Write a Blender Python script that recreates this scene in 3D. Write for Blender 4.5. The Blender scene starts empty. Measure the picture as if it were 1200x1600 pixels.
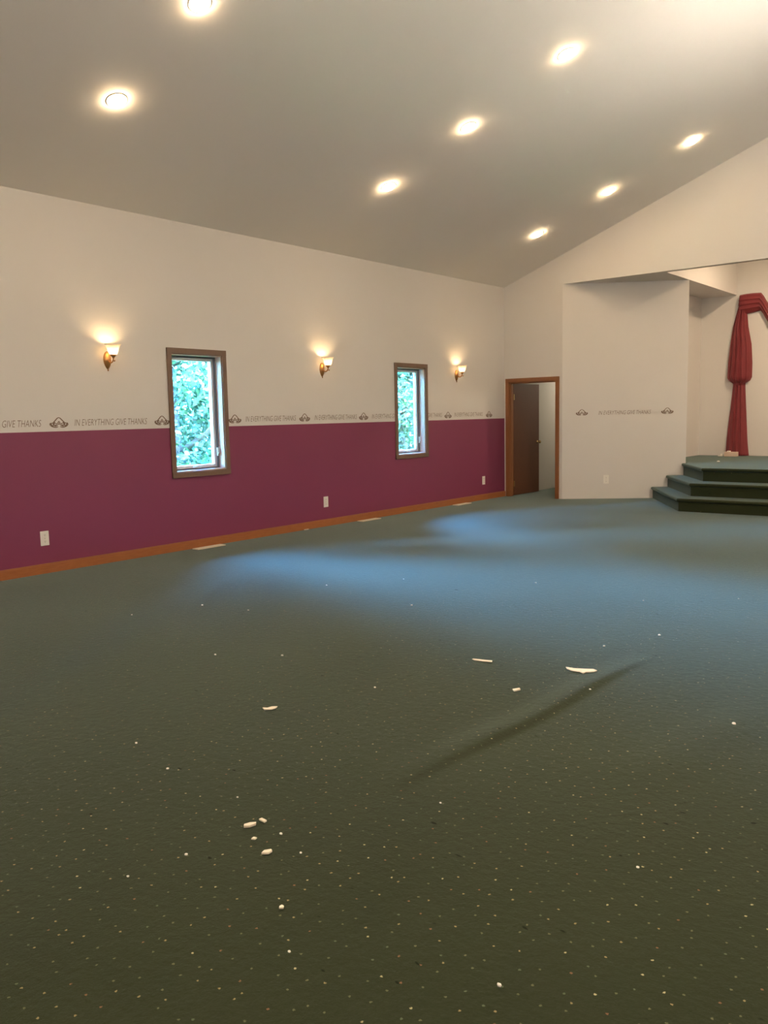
import bpy, bmesh, math, random
from mathutils import Vector, Matrix
random.seed(7)
S = bpy.context.scene
C = S.collection
PI = math.pi

# ------------------------------------------------------------------ camera
cam_d = bpy.data.cameras.new('camera')
cam = bpy.data.objects.new('camera', cam_d); C.objects.link(cam)
cam_d.sensor_fit = 'HORIZONTAL'; cam_d.sensor_width = 36.0; cam_d.lens = 36.0 * 1300 / 1200
Rr = Vector((0.7760950710712773, 0.630279765174578, -0.02058781849414884))
Ru = Vector((-0.056370223274263456, 0.10185396595555511, 0.9932009703716236))
Rf = Vector((-0.6280914253409919, 0.7696578377633815, -0.1145773720353093))
m = Matrix((Rr, Ru, -Rf)).transposed().to_4x4()
m.translation = Vector((0, 0, 1.49))
cam.matrix_world = m
cam_d.clip_end = 200
S.camera = cam

# ------------------------------------------------------------------ sky, sun, exposure
SKY_STRENGTH = 680.0
SUN_STRENGTH = 10.0
BULB = 185.0
SCONCE = 210.0
PENDANT_FILL = 235.0  # uplight of the added ridge lamps
BOWL_FILL = 125.0  # bowl glow of the added ridge lamps
EXPOSURE = 0.07
w = bpy.data.worlds.new('sky'); S.world = w; w.use_nodes = True
nt = w.node_tree; nt.nodes.clear()
out = nt.nodes.new('ShaderNodeOutputWorld'); bg = nt.nodes.new('ShaderNodeBackground')
tc = nt.nodes.new('ShaderNodeTexCoord'); sx = nt.nodes.new('ShaderNodeSeparateXYZ')
rp = nt.nodes.new('ShaderNodeValToRGB')
rp.color_ramp.elements[0].position = 0.0; rp.color_ramp.elements[0].color = (0.13, 0.27, 0.36, 1)
_e = rp.color_ramp.elements.new(.13); _e.color = (0.015, 0.24, 0.60, 1)
rp.color_ramp.elements[1].position = 0.8; rp.color_ramp.elements[1].color = (0.012, 0.215, 0.66, 1)
nt.links.new(tc.outputs['Generated'], sx.inputs[0]); nt.links.new(sx.outputs['Z'], rp.inputs[0])
nt.links.new(rp.outputs[0], bg.inputs[0]); bg.inputs[1].default_value = SKY_STRENGTH
nt.links.new(bg.outputs[0], out.inputs[0])
sd = bpy.data.lights.new('sun', 'SUN'); sun = bpy.data.objects.new('sun', sd); C.objects.link(sun)
sd.energy = SUN_STRENGTH; sd.angle = math.radians(0.6); sd.color = (1, .95, .88)
sun.rotation_euler = Vector((-0.50, 0.35, -0.95)).to_track_quat('-Z', 'Y').to_euler()
S.view_settings.view_transform = 'Standard'; S.view_settings.look = 'None'
S.view_settings.gamma = 1.0; S.view_settings.exposure = EXPOSURE
S.view_settings.use_curve_mapping = False

# ------------------------------------------------------------------ materials
def mat(name, col, rough=.6, noise=0, nscale=8, metal=0, sheen=0, bump=0, bscale=60, emis=None, estr=0, stretch=None, spec=.5, col2=None):
    M = bpy.data.materials.new(name); M.use_nodes = True; t = M.node_tree; n = t.nodes; b = n['Principled BSDF']
    b.inputs['Base Color'].default_value = (*col, 1); b.inputs['Roughness'].default_value = rough
    b.inputs['Metallic'].default_value = metal; b.inputs['Specular IOR Level'].default_value = spec
    if sheen: b.inputs['Sheen Weight'].default_value = sheen; b.inputs['Sheen Roughness'].default_value = .45
    if emis: b.inputs['Emission Color'].default_value = (*emis, 1); b.inputs['Emission Strength'].default_value = estr
    c = n.new('ShaderNodeTexCoord')
    src = c.outputs['Object']
    if stretch:
        mp = n.new('ShaderNodeMapping'); mp.inputs['Scale'].default_value = stretch
        t.links.new(src, mp.inputs[0]); src = mp.outputs[0]
    if noise or col2:
        nz = n.new('ShaderNodeTexNoise'); nz.inputs['Scale'].default_value = nscale; nz.inputs['Detail'].default_value = 5
        t.links.new(src, nz.inputs['Vector'])
        mx = n.new('ShaderNodeMix'); mx.data_type = 'RGBA'
        c2 = col2 or tuple(x * (1 + noise) for x in col)
        c1 = col if col2 else tuple(x * (1 - noise) for x in col)
        mx.inputs[6].default_value = (*c1, 1); mx.inputs[7].default_value = (*c2, 1)
        t.links.new(nz.outputs[0], mx.inputs[0]); t.links.new(mx.outputs[2], b.inputs['Base Color'])
    if bump:
        nb = n.new('ShaderNodeTexNoise'); nb.inputs['Scale'].default_value = bscale; nb.inputs['Detail'].default_value = 3
        t.links.new(src, nb.inputs['Vector'])
        bp = n.new('ShaderNodeBump'); bp.inputs['Strength'].default_value = bump; bp.inputs['Distance'].default_value = .002
        t.links.new(nb.outputs[0], bp.inputs['Height']); t.links.new(bp.outputs[0], b.inputs['Normal'])
    return M

WHITE = mat('white_wall_paint', (.74, .72, .70), .55, .02, 1.5, bump=.25, bscale=90)
CEIL = mat('ceiling_paint', (.87, .855, .83), .75, .02, 1.2, bump=.3, bscale=120)
BURG = mat('burgundy_wall_paint', (.22, .039, .096), .42, .06, 1.3, bump=.25, bscale=90)
CASING = mat('stained_oak_trim', (.33, .135, .05), .4, nscale=14, col2=(.22, .085, .03), stretch=(6, 6, .7))
WINTRIM = mat('weathered_oak_window_trim', (.20, .125, .085), .45, nscale=14, col2=(.15, .092, .062), stretch=(6, 6, .7))
JAMBW = mat('pale_pine_window_jamb', (.62, .40, .32), .5, nscale=12, col2=(.52, .33, .26), stretch=(6, 6, .7))
BASEW = mat('stained_oak_baseboard', (.42, .16, .05), .38, nscale=12, col2=(.27, .09, .03), stretch=(6, .7, 6))
LEAFW = mat('dark_stained_door_veneer', (.16, .06, .028), .38, nscale=10, col2=(.10, .036, .018), stretch=(9, 9, .6))
VINYL = mat('white_vinyl_sash', (.78, .80, .85), .35)
SASHD = mat('grey_gasket', (.15, .15, .17), .5)
PLATE = mat('white_plastic_plate', (.88, .86, .82), .3)
SLOT = mat('dark_slot', (.05, .045, .04), .6)
REG = mat('cream_metal_register', (.80, .74, .60), .4)
BRASS = mat('antique_brass', (.55, .30, .12), .32, metal=.85, noise=.1, nscale=30)
PBRASS = mat('polished_brass', (.85, .65, .32), .25, metal=.9)
CLOTH = mat('burgundy_red_satin', (.21, .024, .030), .6, .18, 6, sheen=.1, bump=.3, bscale=40)
INK = mat('taupe_stencil_paint', (.20, .13, .095), .7, .1, 20)
FLAKE = mat('torn_drywall_paper', (.92, .82, .66), .8, .08, 60)
FLAKE2 = mat('white_plaster_crumb', (.95, .92, .85), .8)
CARD = mat('pale_cardboard', (.70, .55, .45), .8, .06, 30)
RING = mat('white_downlight_trim', (.85, .82, .76), .4)
GLOW = mat('lit_bulb_lens', (1, .9, .75), .5, emis=(1.0, .70, .40), estr=BULB)
BULBM = mat('lit_sconce_bulb', (1, .9, .75), .5, emis=(1.0, .66, .32), estr=SCONCE)
BARK = mat('tree_bark', (.03, .022, .016), .9, .3, 9, bump=.6, bscale=25)
GRASS = mat('lawn_grass', (.10, .22, .05), .9, .3, 3)
EXT = mat('outside_siding', (.5, .48, .44), .8, .05, 3)
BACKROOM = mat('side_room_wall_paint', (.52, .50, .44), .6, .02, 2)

def leafmat(name, a, bcol):
    M = mat(name, a, .6, nscale=1.2, col2=bcol)
    t = M.node_tree; n = t.nodes; b = n['Principled BSDF']
    tr = n.new('ShaderNodeBsdfTranslucent'); tr.inputs[0].default_value = (a[0] * 1.2, a[1] * 1.2, a[2], 1)
    mx = n.new('ShaderNodeMixShader'); mx.inputs[0].default_value = .35
    t.links.new(b.outputs[0], mx.inputs[1]); t.links.new(tr.outputs[0], mx.inputs[2])
    t.links.new(mx.outputs[0], n['Material Output'].inputs[0])
    return M
LEAF = leafmat('green_leaves', (.007, .026, .013), (.010, .035, .016))
LEAF2 = leafmat('pale_green_leaves', (.013, .046, .021), (.009, .031, .014))

def glassmat():
    M = bpy.data.materials.new('window_glass'); M.use_nodes = True; t = M.node_tree; n = t.nodes; n.clear()
    o = n.new('ShaderNodeOutputMaterial'); tr = n.new('ShaderNodeBsdfTransparent'); tr.inputs[0].default_value = (.93, .97, .97, 1)
    gl = n.new('ShaderNodeBsdfGlossy'); gl.inputs['Roughness'].default_value = .02
    fr = n.new('ShaderNodeFresnel'); fr.inputs[0].default_value = 1.25
    mx = n.new('ShaderNodeMixShader')
    t.links.new(fr.outputs[0], mx.inputs[0]); t.links.new(tr.outputs[0], mx.inputs[1]); t.links.new(gl.outputs[0], mx.inputs[2])
    t.links.new(mx.outputs[0], o.inputs[0]); return M
GLASS = glassmat()

def frosted():
    M = bpy.data.materials.new('frosted_shade_glass'); M.use_nodes = True; t = M.node_tree; n = t.nodes
    b = n['Principled BSDF']; b.inputs['Base Color'].default_value = (.95, .9, .82, 1); b.inputs['Roughness'].default_value = .35
    tr = n.new('ShaderNodeBsdfTranslucent'); tr.inputs[0].default_value = (.99, .95, .88, 1)
    mx = n.new('ShaderNodeMixShader'); mx.inputs[0].default_value = .85
    t.links.new(b.outputs[0], mx.inputs[1]); t.links.new(tr.outputs[0], mx.inputs[2])
    t.links.new(mx.outputs[0], n['Material Output'].inputs[0]); return M
SHADE = frosted()

def carpet(dim='2D', sheen=None):
    M = bpy.data.materials.new('green_fleck_carpet'); M.use_nodes = True; t = M.node_tree; n = t.nodes; L = t.links.new
    b = n['Principled BSDF']; b.inputs['Roughness'].default_value = .95; b.inputs['Specular IOR Level'].default_value = .15
    b.inputs['Sheen Weight'].default_value = CARPET_SHEEN if sheen is None else sheen; b.inputs['Sheen Roughness'].default_value = .30
    b.inputs['Sheen Tint'].default_value = (.74, .98, .96, 1)
    c = n.new('ShaderNodeTexCoord')
    # pile tone: soft patches plus fine grain
    n1 = n.new('ShaderNodeTexNoise'); n1.inputs['Scale'].default_value = 1.1; n1.inputs['Detail'].default_value = 6
    n2 = n.new('ShaderNodeTexNoise'); n2.inputs['Scale'].default_value = 160; n2.inputs['Detail'].default_value = 2
    L(c.outputs['Object'], n1.inputs['Vector']); L(c.outputs['Object'], n2.inputs['Vector'])
    a1 = n.new('ShaderNodeMath'); a1.operation = 'MULTIPLY_ADD'; a1.inputs[1].default_value = .5; a1.inputs[2].default_value = 0
    a2 = n.new('ShaderNodeMath'); a2.operation = 'MULTIPLY_ADD'; a2.inputs[1].default_value = .5
    L(n1.outputs[0], a1.inputs[0]); L(n2.outputs[0], a2.inputs[0]); L(a1.outputs[0], a2.inputs[2])
    mx = n.new('ShaderNodeMix'); mx.data_type = 'RGBA'
    mx.inputs[6].default_value = (*CARPET_A, 1); mx.inputs[7].default_value = (*CARPET_B, 1)
    L(a2.outputs[0], mx.inputs[0])
    # woven flecks
    v = n.new('ShaderNodeTexVoronoi'); v.inputs['Scale'].default_value = 14.5; v.inputs['Randomness'].default_value = .72; v.voronoi_dimensions = dim
    L(c.outputs['Object'], v.inputs['Vector'])
    # wobble the fleck outline
    lt = n.new('ShaderNodeMath'); lt.operation = 'LESS_THAN'
    wv = n.new('ShaderNodeMath'); wv.operation = 'MULTIPLY_ADD'; wv.inputs[1].default_value = .12; wv.inputs[2].default_value = -.008
    n3 = n.new('ShaderNodeTexNoise'); n3.inputs['Scale'].default_value = 260; L(c.outputs['Object'], n3.inputs['Vector'])
    L(n3.outputs[0], wv.inputs[0]); L(v.outputs['Distance'], lt.inputs[0]); L(wv.outputs[0], lt.inputs[1])
    sp = n.new('ShaderNodeSeparateColor'); L(v.outputs['Color'], sp.inputs[0])
    r = n.new('ShaderNodeValToRGB'); r.color_ramp.interpolation = 'CONSTANT'
    e = r.color_ramp.elements; e[0].position = 0; e[0].color = (.30, .22, .11, 1); e[1].position = .2; e[1].color = (.12, .12, .065, 1)
    for p, col in ((.5, (.22, .10, .055, 1)), (.62, (.14, .13, .07, 1)), (.78, (.45, .38, .22, 1)), (.86, (.10, .12, .075, 1))):
        x = e.new(p); x.color = col
    L(sp.outputs[0], r.inputs[0])
    m2 = n.new('ShaderNodeMix'); m2.data_type = 'RGBA'
    L(lt.outputs[0], m2.inputs[0]); L(mx.outputs[2], m2.inputs[6]); L(r.outputs[0], m2.inputs[7])
    # worn snags: small dark tufts
    mp = n.new('ShaderNodeMapping'); mp.inputs['Scale'].default_value = (16, 30, 16); mp.inputs['Rotation'].default_value = (0, 0, .7)
    ns = n.new('ShaderNodeTexNoise'); ns.inputs['Scale'].default_value = 1; ns.inputs['Detail'].default_value = 1
    L(c.outputs['Object'], mp.inputs[0]); L(mp.outputs[0], ns.inputs['Vector'])
    rs = n.new('ShaderNodeValToRGB'); rs.color_ramp.elements[0].position = .765; rs.color_ramp.elements[1].position = .80
    rs.color_ramp.elements[0].color = (1, 1, 1, 1); rs.color_ramp.elements[1].color = (.35, .35, .35, 1)
    L(ns.outputs[0], rs.inputs[0])
    m3 = n.new('ShaderNodeMix'); m3.data_type = 'RGBA'; m3.blend_type = 'MULTIPLY'; m3.inputs[0].default_value = 1
    L(m2.outputs[2], m3.inputs[6]); L(rs.outputs[0], m3.inputs[7])
    L(m3.outputs[2], b.inputs['Base Color'])
    sw_ = n.new('ShaderNodeMath'); sw_.operation = 'MULTIPLY'; sw_.inputs[1].default_value = b.inputs['Sheen Weight'].default_value
    L(rs.outputs[0], sw_.inputs[0]); L(sw_.outputs[0], b.inputs['Sheen Weight'])
    nb = n.new('ShaderNodeTexNoise'); nb.inputs['Scale'].default_value = 26; nb.inputs['Detail'].default_value = 8; nb.inputs['Roughness'].default_value = .75
    L(c.outputs['Object'], nb.inputs['Vector'])
    bp = n.new('ShaderNodeBump'); bp.inputs['Strength'].default_value = .5; bp.inputs['Distance'].default_value = .006
    L(nb.outputs[0], bp.inputs['Height']); L(bp.outputs[0], b.inputs['Normal'])
    return M
CARPET_SHEEN = .62
CARPET_A = (.015, .017, .005)
CARPET_B = (.033, .040, .018)
CARPET = carpet(); CARPET_STEP = carpet('3D', .42)

# ------------------------------------------------------------------ helpers
def tag(o, label=None, cat=None, group=None, kind=None):
    if label: o['label'] = label
    if cat: o['category'] = cat
    if group: o['group'] = group
    if kind: o['kind'] = kind
    return o
def empty(name, loc=(0, 0, 0), rz=0):
    o = bpy.data.objects.new(name, None); C.objects.link(o); o.location = loc; o.rotation_euler = (0, 0, rz)
    o.empty_display_size = .1
    return o
def obj(name, bm, mats, parent=None, smooth=False):
    me = bpy.data.meshes.new(name)
    bmesh.ops.recalc_face_normals(bm, faces=bm.faces)
    bm.to_mesh(me); bm.free()
    for mm in (mats if isinstance(mats, (list, tuple)) else [mats]): me.materials.append(mm)
    if smooth:
        for p in me.polygons: p.use_smooth = True
    o = bpy.data.objects.new(name, me); C.objects.link(o)
    if parent: o.parent = parent
    return o
def box(bm, x0, x1, y0, y1, z0, z1, mi=0, bev=0):
    vs = [bm.verts.new(p) for p in ((x0, y0, z0), (x1, y0, z0), (x1, y1, z0), (x0, y1, z0), (x0, y0, z1), (x1, y0, z1), (x1, y1, z1), (x0, y1, z1))]
    fs = [bm.faces.new([vs[i] for i in q]) for q in ((3, 2, 1, 0), (4, 5, 6, 7), (0, 1, 5, 4), (1, 2, 6, 5), (2, 3, 7, 6), (3, 0, 4, 7))]
    for f in fs: f.material_index = mi
    if bev:
        es = list({e for f in fs for e in f.edges})
        bmesh.ops.bevel(bm, geom=es, offset=bev, segments=2, affect='EDGES', profile=.5)
def mbox(*a, bev=0):
    bm = bmesh.new(); box(bm, *a, bev=bev); return bm
def prism(bm, pts, z0, z1, mi=0):
    a = [bm.verts.new((x, y, z0)) for x, y in pts]; b = [bm.verts.new((x, y, z1)) for x, y in pts]
    n = len(pts); fs = [bm.faces.new(a[::-1]), bm.faces.new(b)]
    for i in range(n): fs.append(bm.faces.new((a[i], a[(i + 1) % n], b[(i + 1) % n], b[i])))
    for f in fs: f.material_index = mi
    return fs
def slab(bm, pts, d, mi=0):
    """polygon of 3-D points extruded along vector d"""
    a = [bm.verts.new(p) for p in pts]; b = [bm.verts.new(Vector(p) + Vector(d)) for p in pts]
    n = len(pts); fs = [bm.faces.new(a[::-1]), bm.faces.new(b)]
    for i in range(n): fs.append(bm.faces.new((a[i], a[(i + 1) % n], b[(i + 1) % n], b[i])))
    for f in fs: f.material_index = mi
def lathe(bm, prof, seg=28, axis='Z', off=(0, 0, 0), closed=False):
    rings = []
    for r, h in prof:
        ring = []
        for i in range(seg):
            a = 2 * PI * i / seg
            p = (r * math.cos(a), r * math.sin(a), h)
            if axis == 'X': p = (h, r * math.cos(a), r * math.sin(a))
            if axis == 'Y': p = (r * math.cos(a), h, r * math.sin(a))
            ring.append(bm.verts.new(Vector(p) + Vector(off)))
        rings.append(ring)
    k = len(rings)
    for j in range(k if closed else k - 1):
        A, B = rings[j], rings[(j + 1) % k]
        for i in range(seg): bm.faces.new((A[i], A[(i + 1) % seg], B[(i + 1) % seg], B[i]))
    if not closed:
        for R_ in (rings[0], rings[-1]):
            try: bm.faces.new(R_)
            except ValueError: pass
def tube(bm, pts, r, seg=8):
    pts = [Vector(p) for p in pts]; rings = []
    for i, p in enumerate(pts):
        t = (pts[min(i + 1, len(pts) - 1)] - pts[max(i - 1, 0)]).normalized()
        u = t.cross(Vector((.31, .95, .05))).normalized(); v = t.cross(u)
        rr = r[i] if isinstance(r, (list, tuple)) else r
        rings.append([bm.verts.new(p + (u * math.cos(2 * PI * k / seg) + v * math.sin(2 * PI * k / seg)) * rr) for k in range(seg)])
    for A, B in zip(rings, rings[1:]):
        for k in range(seg): bm.faces.new((A[k], A[(k + 1) % seg], B[(k + 1) % seg], B[k]))
    bm.faces.new(rings[0]); bm.faces.new(rings[-1])

# ------------------------------------------------------------------ key dimensions
XL = -7.81; XR = 5.60; XC = (XL + XR) / 2         # side walls, ridge
YB = -5.0; YF = 13.05; YS = 16.78                  # back wall, front wall, wall behind the stage
ZE = 3.693; SL = .3725; ZR = ZE + SL * (XC - XL)   # eaves, slope, ridge
ZP = 1.405                                         # top of the burgundy paint
ZH = 3.63                                          # underside of the header
def zc(x): return ZE + SL * (min(x, 2 * XC - x) - XL)
def mir(x): return 2 * XC - x
PA = Vector((-6.67, YF)); PB = Vector((-4.95, 14.2)); PD = (PB - PA).normalized(); PN = Vector((PD.y, -PD.x))

def wall_with_holes(bm, fixed, holes, y0, y1, z0, z1, split=None):
    """wall slab along Y between x=fixed[0..1] with rectangular holes (ya,yb,za,zb); split: z where the paint changes"""
    ys = sorted({y0, y1, *[h[0] for h in holes], *[h[1] for h in holes]})
    zs = sorted({z0, z1, *[h[2] for h in holes], *[h[3] for h in holes], *([split] if split else [])})
    for a, b in zip(ys, ys[1:]):
        for c, d in zip(zs, zs[1:]):
            if any(h[0] <= a and b <= h[1] and h[2] <= c and d <= h[3] for h in holes): continue
            box(bm, fixed[0], fixed[1], a, b, c, d, 1 if split and d <= split + 1e-6 else 0)
    bmesh.ops.remove_doubles(bm, verts=bm.verts, dist=1e-5)
    # drop the inner faces shared by neighbouring cells
    seen = {}
    for f in list(bm.faces):
        k = tuple(sorted(v.index for v in f.verts))
    bm.verts.index_update()
    for f in list(bm.faces): seen.setdefault(tuple(sorted(v.index for v in f.verts)), []).append(f)
    dead = [f for fs in seen.values() if len(fs) > 1 for f in fs]
    bmesh.ops.delete(bm, geom=dead, context='FACES_ONLY')

WINS = [(5.845, 6.575, .895, 2.24), (9.935, 10.645, .895, 2.22)]
RWINS = []
# ------------------------------------------------------------------ room shell
def floor_mesh():
    bm = bmesh.new()
    xs = []; x = XL
    while x < XR:
        xs.append(x); x += .02 if -2.5 < x < -1.45 else .1
    xs.append(XR)
    ys = []; y = YB
    while y < 17.1:
        ys.append(y); y += .08
    ys.append(17.1)
    def h(x, y):
        fade = 1
        for d in (x - XL, XR - x, YF - .9 - y): fade = min(fade, max(0, min(1, d / .5)))
        z = .004 * math.sin(x * 2.1 + 1.3 * math.sin(y * .9)) * math.sin(y * 1.7 + x * .6)
        # long wrinkle where the carpet has pulled loose
        cx = -1.985 + .058 * (y - 2.9) + .015 * math.sin(y * 4)
        a = max(0, min(1, (y - 2.45) / .8)) * max(0, min(1, (4.85 - y) / .7))
        z += a * .016 * math.exp(-((x - cx) / (.030 if x > cx else .12)) ** 2)
        # short buckles further right
        a2 = max(0, min(1, (y - 3.0) / .4)) * max(0, min(1, (4.4 - y) / .5))
        z += a2 * .007 * math.exp(-((x + 1.25 - .1 * (y - 3)) / .1) ** 2)
        return z * fade
    g = [[bm.verts.new((x, y, h(x, y))) for y in ys] for x in xs]
    for i in range(len(xs) - 1):
        for j in range(len(ys) - 1):
            bm.faces.new((g[i][j], g[i + 1][j], g[i + 1][j + 1], g[i][j + 1]))
    return bm
fl = obj('floor', floor_mesh(), CARPET, smooth=True)
tag(fl, 'dark green carpet with small tan flecks and one long wrinkle', 'floor', kind='structure')
sub = obj('subfloor', mbox(XL - .2, XR + .2, YB - .2, 17.2, -.3, -.03), EXT, fl)

bm = bmesh.new()
wall_with_holes(bm, (XL - .2, XL), WINS, YB - .2, YF, -.05, ZE, ZP)
wl = obj('wall_left', bm, [WHITE, BURG]); tag(wl, 'long side wall, white above burgundy, with two narrow windows', 'wall', kind='structure')
bm = bmesh.new()
wall_with_holes(bm, (XR, XR + .2), RWINS, YB - .2, YF, -.05, ZE, ZP)
o = obj('wall_right', bm, [WHITE, BURG]); tag(o, 'opposite side wall, white above burgundy', 'wall', kind='structure')
bm = bmesh.new()
slab(bm, [(XL, YB, -.05), (XR, YB, -.05), (XR, YB, ZE), (XC, YB, ZR), (XL, YB, ZE)], (0, -.2, 0))
o = obj('wall_back', bm, WHITE); tag(o, 'gable end wall behind the camera', 'wall', kind='structure')
bm = bmesh.new()
for sgn in (0, 1):
    xa = XL - .2 if not sgn else XR + .2
    za = ZE - SL * .2
    pts = [(xa, YB - .2, za), (XC, YB - .2, ZR), (XC, YB - .2, ZR + .25), (xa, YB - .2, za + .25)]
    slab(bm, pts, (0, YF + .12 - YB + .2, 0))
o = obj('ceiling', bm, CEIL); tag(o, 'pale vaulted ceiling sloping up from the left wall', 'ceiling', kind='structure')

# front wall: door bay on the left, header with gable over the stage opening
DX0, DX1, DZ = -7.715, -6.785, 2.04
bm = bmesh.new(); T = .12
def fy(x0, x1, z0, z1): box(bm, x0, x1, YF, YF + T, z0, z1)
fy(XL, DX0, -.05, ZH); fy(DX1, PA.x, -.05, ZH); fy(DX0, DX1, DZ, ZH)
xm = mir(PA.x)
fy(xm, XR, -.05, ZH)
slab(bm, [(XL, YF, ZH), (XR, YF, ZH), (XR, YF, ZE), (XC, YF, ZR), (XL, YF, ZE)], (0, T, 0))
o = obj('wall_front', bm, WHITE); tag(o, 'white front wall with door opening and gable header over the stage', 'wall', kind='structure')

# angled white panels either side of the stage opening
def panel(name, a, b, lab):
    d = (b - a).normalized(); n = Vector((-d.y, d.x))
    if n.y < 0: n = -n
    bm = bmesh.new()
    pts = [a, b, b + n * .12, a + n * .12]
    prism(bm, [(p.x, p.y) for p in pts], -.05, ZH)
    o = obj(name, bm, WHITE); tag(o, lab, 'wall', kind='structure'); return o
wp = panel('wall_stage_left', PA, PB, 'white angled wall panel between the door and the stage steps')
panel('wall_stage_right', Vector((mir(PA.x), PA.y)), Vector((mir(PB.x), PB.y)), 'angled wall panel on the far side of the stage')

# stage recess
bm = bmesh.new(); box(bm, -7.9, mir(-7.9), YS, YS + .15, -.05, 4.72)
o = obj('wall_stage_back', bm, WHITE); tag(o, 'white wall behind the stage with the red drape', 'wall', kind='structure')
for nm, x, sgn, lab in (('wall_recess_left', -5.60, -1, 'recess side wall beside the angled white panel'), ('wall_recess_right', mir(-5.60), 1, 'recess side wall on the far side of the stage')):
    bm = bmesh.new(); xs_ = sorted((x, x + sgn * .12)); y_start = 13.80
    box(bm, xs_[0], xs_[1], y_start, YS, -.05, ZH)
    o = obj(nm, bm, WHITE); tag(o, lab, 'wall', kind='structure')
for nm, sg in (('trim_soffit_left', 1), ('trim_soffit_right', -1)):
    bm = bmesh.new()
    f = (lambda x: x) if sg == 1 else mir
    a, b = sorted((f(-6.67), f(-4.95)))
    box(bm, a, b, YF + T, YS, ZH, ZH + .12)
    a, b = sorted((f(-5.07), f(-4.95)))
    box(bm, a, b, YF + T, YS, ZH + .12, 4.72)
    o = obj(nm, bm, WHITE); tag(o, 'white lowered soffit and its upright face %s the stage' % ('above the left of' if sg == 1 else 'above the far side of'), 'soffit', kind='structure')
o = obj('ceiling_stage', mbox(-5.07, mir(-5.07), YF + T - .06, YS + .1, 4.70, 4.8), CEIL); tag(o, 'flat ceiling over the stage recess', 'ceiling', kind='structure')

# side room seen through the open door
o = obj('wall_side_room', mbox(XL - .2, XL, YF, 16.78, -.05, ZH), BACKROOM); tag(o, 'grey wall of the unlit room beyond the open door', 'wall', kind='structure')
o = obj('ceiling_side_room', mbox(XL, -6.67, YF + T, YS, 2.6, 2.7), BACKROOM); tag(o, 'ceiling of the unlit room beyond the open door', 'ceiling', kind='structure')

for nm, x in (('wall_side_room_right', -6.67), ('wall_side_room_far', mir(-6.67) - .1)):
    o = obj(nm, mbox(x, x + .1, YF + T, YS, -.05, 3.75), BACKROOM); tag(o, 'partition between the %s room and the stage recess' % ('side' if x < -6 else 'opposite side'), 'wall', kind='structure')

# baseboards
bm = bmesh.new(); box(bm, XL, XL + .018, YB, YF - .0, 0, .085); box(bm, XL, XL + .012, YB, YF, .085, .097)
o = obj('baseboard_left', bm, BASEW); tag(o, 'orange-brown stained wood baseboard along the burgundy wall', 'baseboard', kind='structure')
bm = bmesh.new(); box(bm, XR - .018, XR, YB, YF, 0, .095)
o = obj('baseboard_right', bm, BASEW); tag(o, 'stained wood baseboard along the opposite wall', 'baseboard', kind='structure')
bm = bmesh.new(); box(bm, XL, XR, YB, YB + .018, 0, .095)
o = obj('baseboard_back', bm, BASEW); tag(o, 'stained wood baseboard along the rear wall', 'baseboard', kind='structure')

# ------------------------------------------------------------------ windows
def window(name, ya, yb, za, zb, lab, side=-1, X=XL):
    root = empty(name, (X, (ya + yb) / 2, za)); tag(root, lab, 'window', kind='structure')
    hw = (yb - ya) / 2; H = zb - za; s = -side      # s points into the room
    def B(nm, x0, x1, y0, y1, z0, z1, M, par=root, bev=0):
        a, b = sorted((x0 * s, x1 * s))
        return obj(nm, mbox(a, b, y0, y1, z0, z1, bev=bev), M, par)
    cw = .06
    B('casing_board', .001, .018, -hw - cw, -hw + .003, -cw, H + cw, WINTRIM, bev=.003)
    B('casing_board', .001, .018, hw - .003, hw + cw, -cw, H + cw, WINTRIM, bev=.003)
    B('casing_board', .001, .020, -hw - cw, hw + cw, H - .003, H + cw, WINTRIM, bev=.003)
    B('casing_board', .001, .022, -hw - cw, hw + cw, -cw, .003, WINTRIM, bev=.003)
    # wooden jamb lining the opening
    bm = bmesh.new()
    for q in ((-hw, -hw + .015, 0, H), (hw - .015, hw, 0, H), (-hw + .015, hw - .015, H - .015, H), (-hw + .015, hw - .015, 0, .015)):
        a, b = sorted((-.19 * s, .0 * s)); box(bm, a, b, *q)
    obj('jamb', bm, JAMBW, root)
    # dark gasket, white vinyl sash and the pane
    def frame(nm, x0, x1, i, wd, M, par):
        bm = bmesh.new(); a, b = sorted((x0 * s, x1 * s)); L_, R_, B_, T_ = -hw + i, hw - i, i, H - i
        box(bm, a, b, L_, L_ + wd, B_, T_); box(bm, a, b, R_ - wd, R_, B_, T_)
        box(bm, a, b, L_ + wd, R_ - wd, B_, B_ + wd); box(bm, a, b, L_ + wd, R_ - wd, T_ - wd, T_)
        return obj(nm, bm, M, par)
    frame('window_frame', -.185, -.10, .015, .018, SASHD, root)
    sash = frame('sash', -.175, -.125, .033, .032, VINYL, root)
    B('pane', -.152, -.146, -hw + .065, hw - .065, .065, H - .065, GLASS, root)
    # crank handle on the bottom rail and lock lever on the jamb
    bm = bmesh.new(); a = -.10 * s
    x0, x1 = sorted((-.10 * s, -.065 * s))
    box(bm, x0, x1, -.05, .05, .033, .052, bev=.004)
    tube(bm, [(-.075 * s, .0, .05), (-.06 * s, .02, .062), (-.055 * s, .07, .055), (-.055 * s, .11, .05)], .006)
    obj('crank_handle', bm, VINYL, root, smooth=True)
    bm = bmesh.new(); x0, x1 = sorted((-.10 * s, -.082 * s)); box(bm, x0, x1, hw - .05, hw - .036, .16, .26, bev=.003)
    tube(bm, [(-.09 * s, hw - .043, .18), (-.065 * s, hw - .043, .20), (-.06 * s, hw - .043, .27)], .005)
    obj('lock_lever', bm, VINYL, root, smooth=True)
    return root
window('window_1', *WINS[0], 'tall narrow wood-cased window nearest the camera, leafy view')
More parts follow.
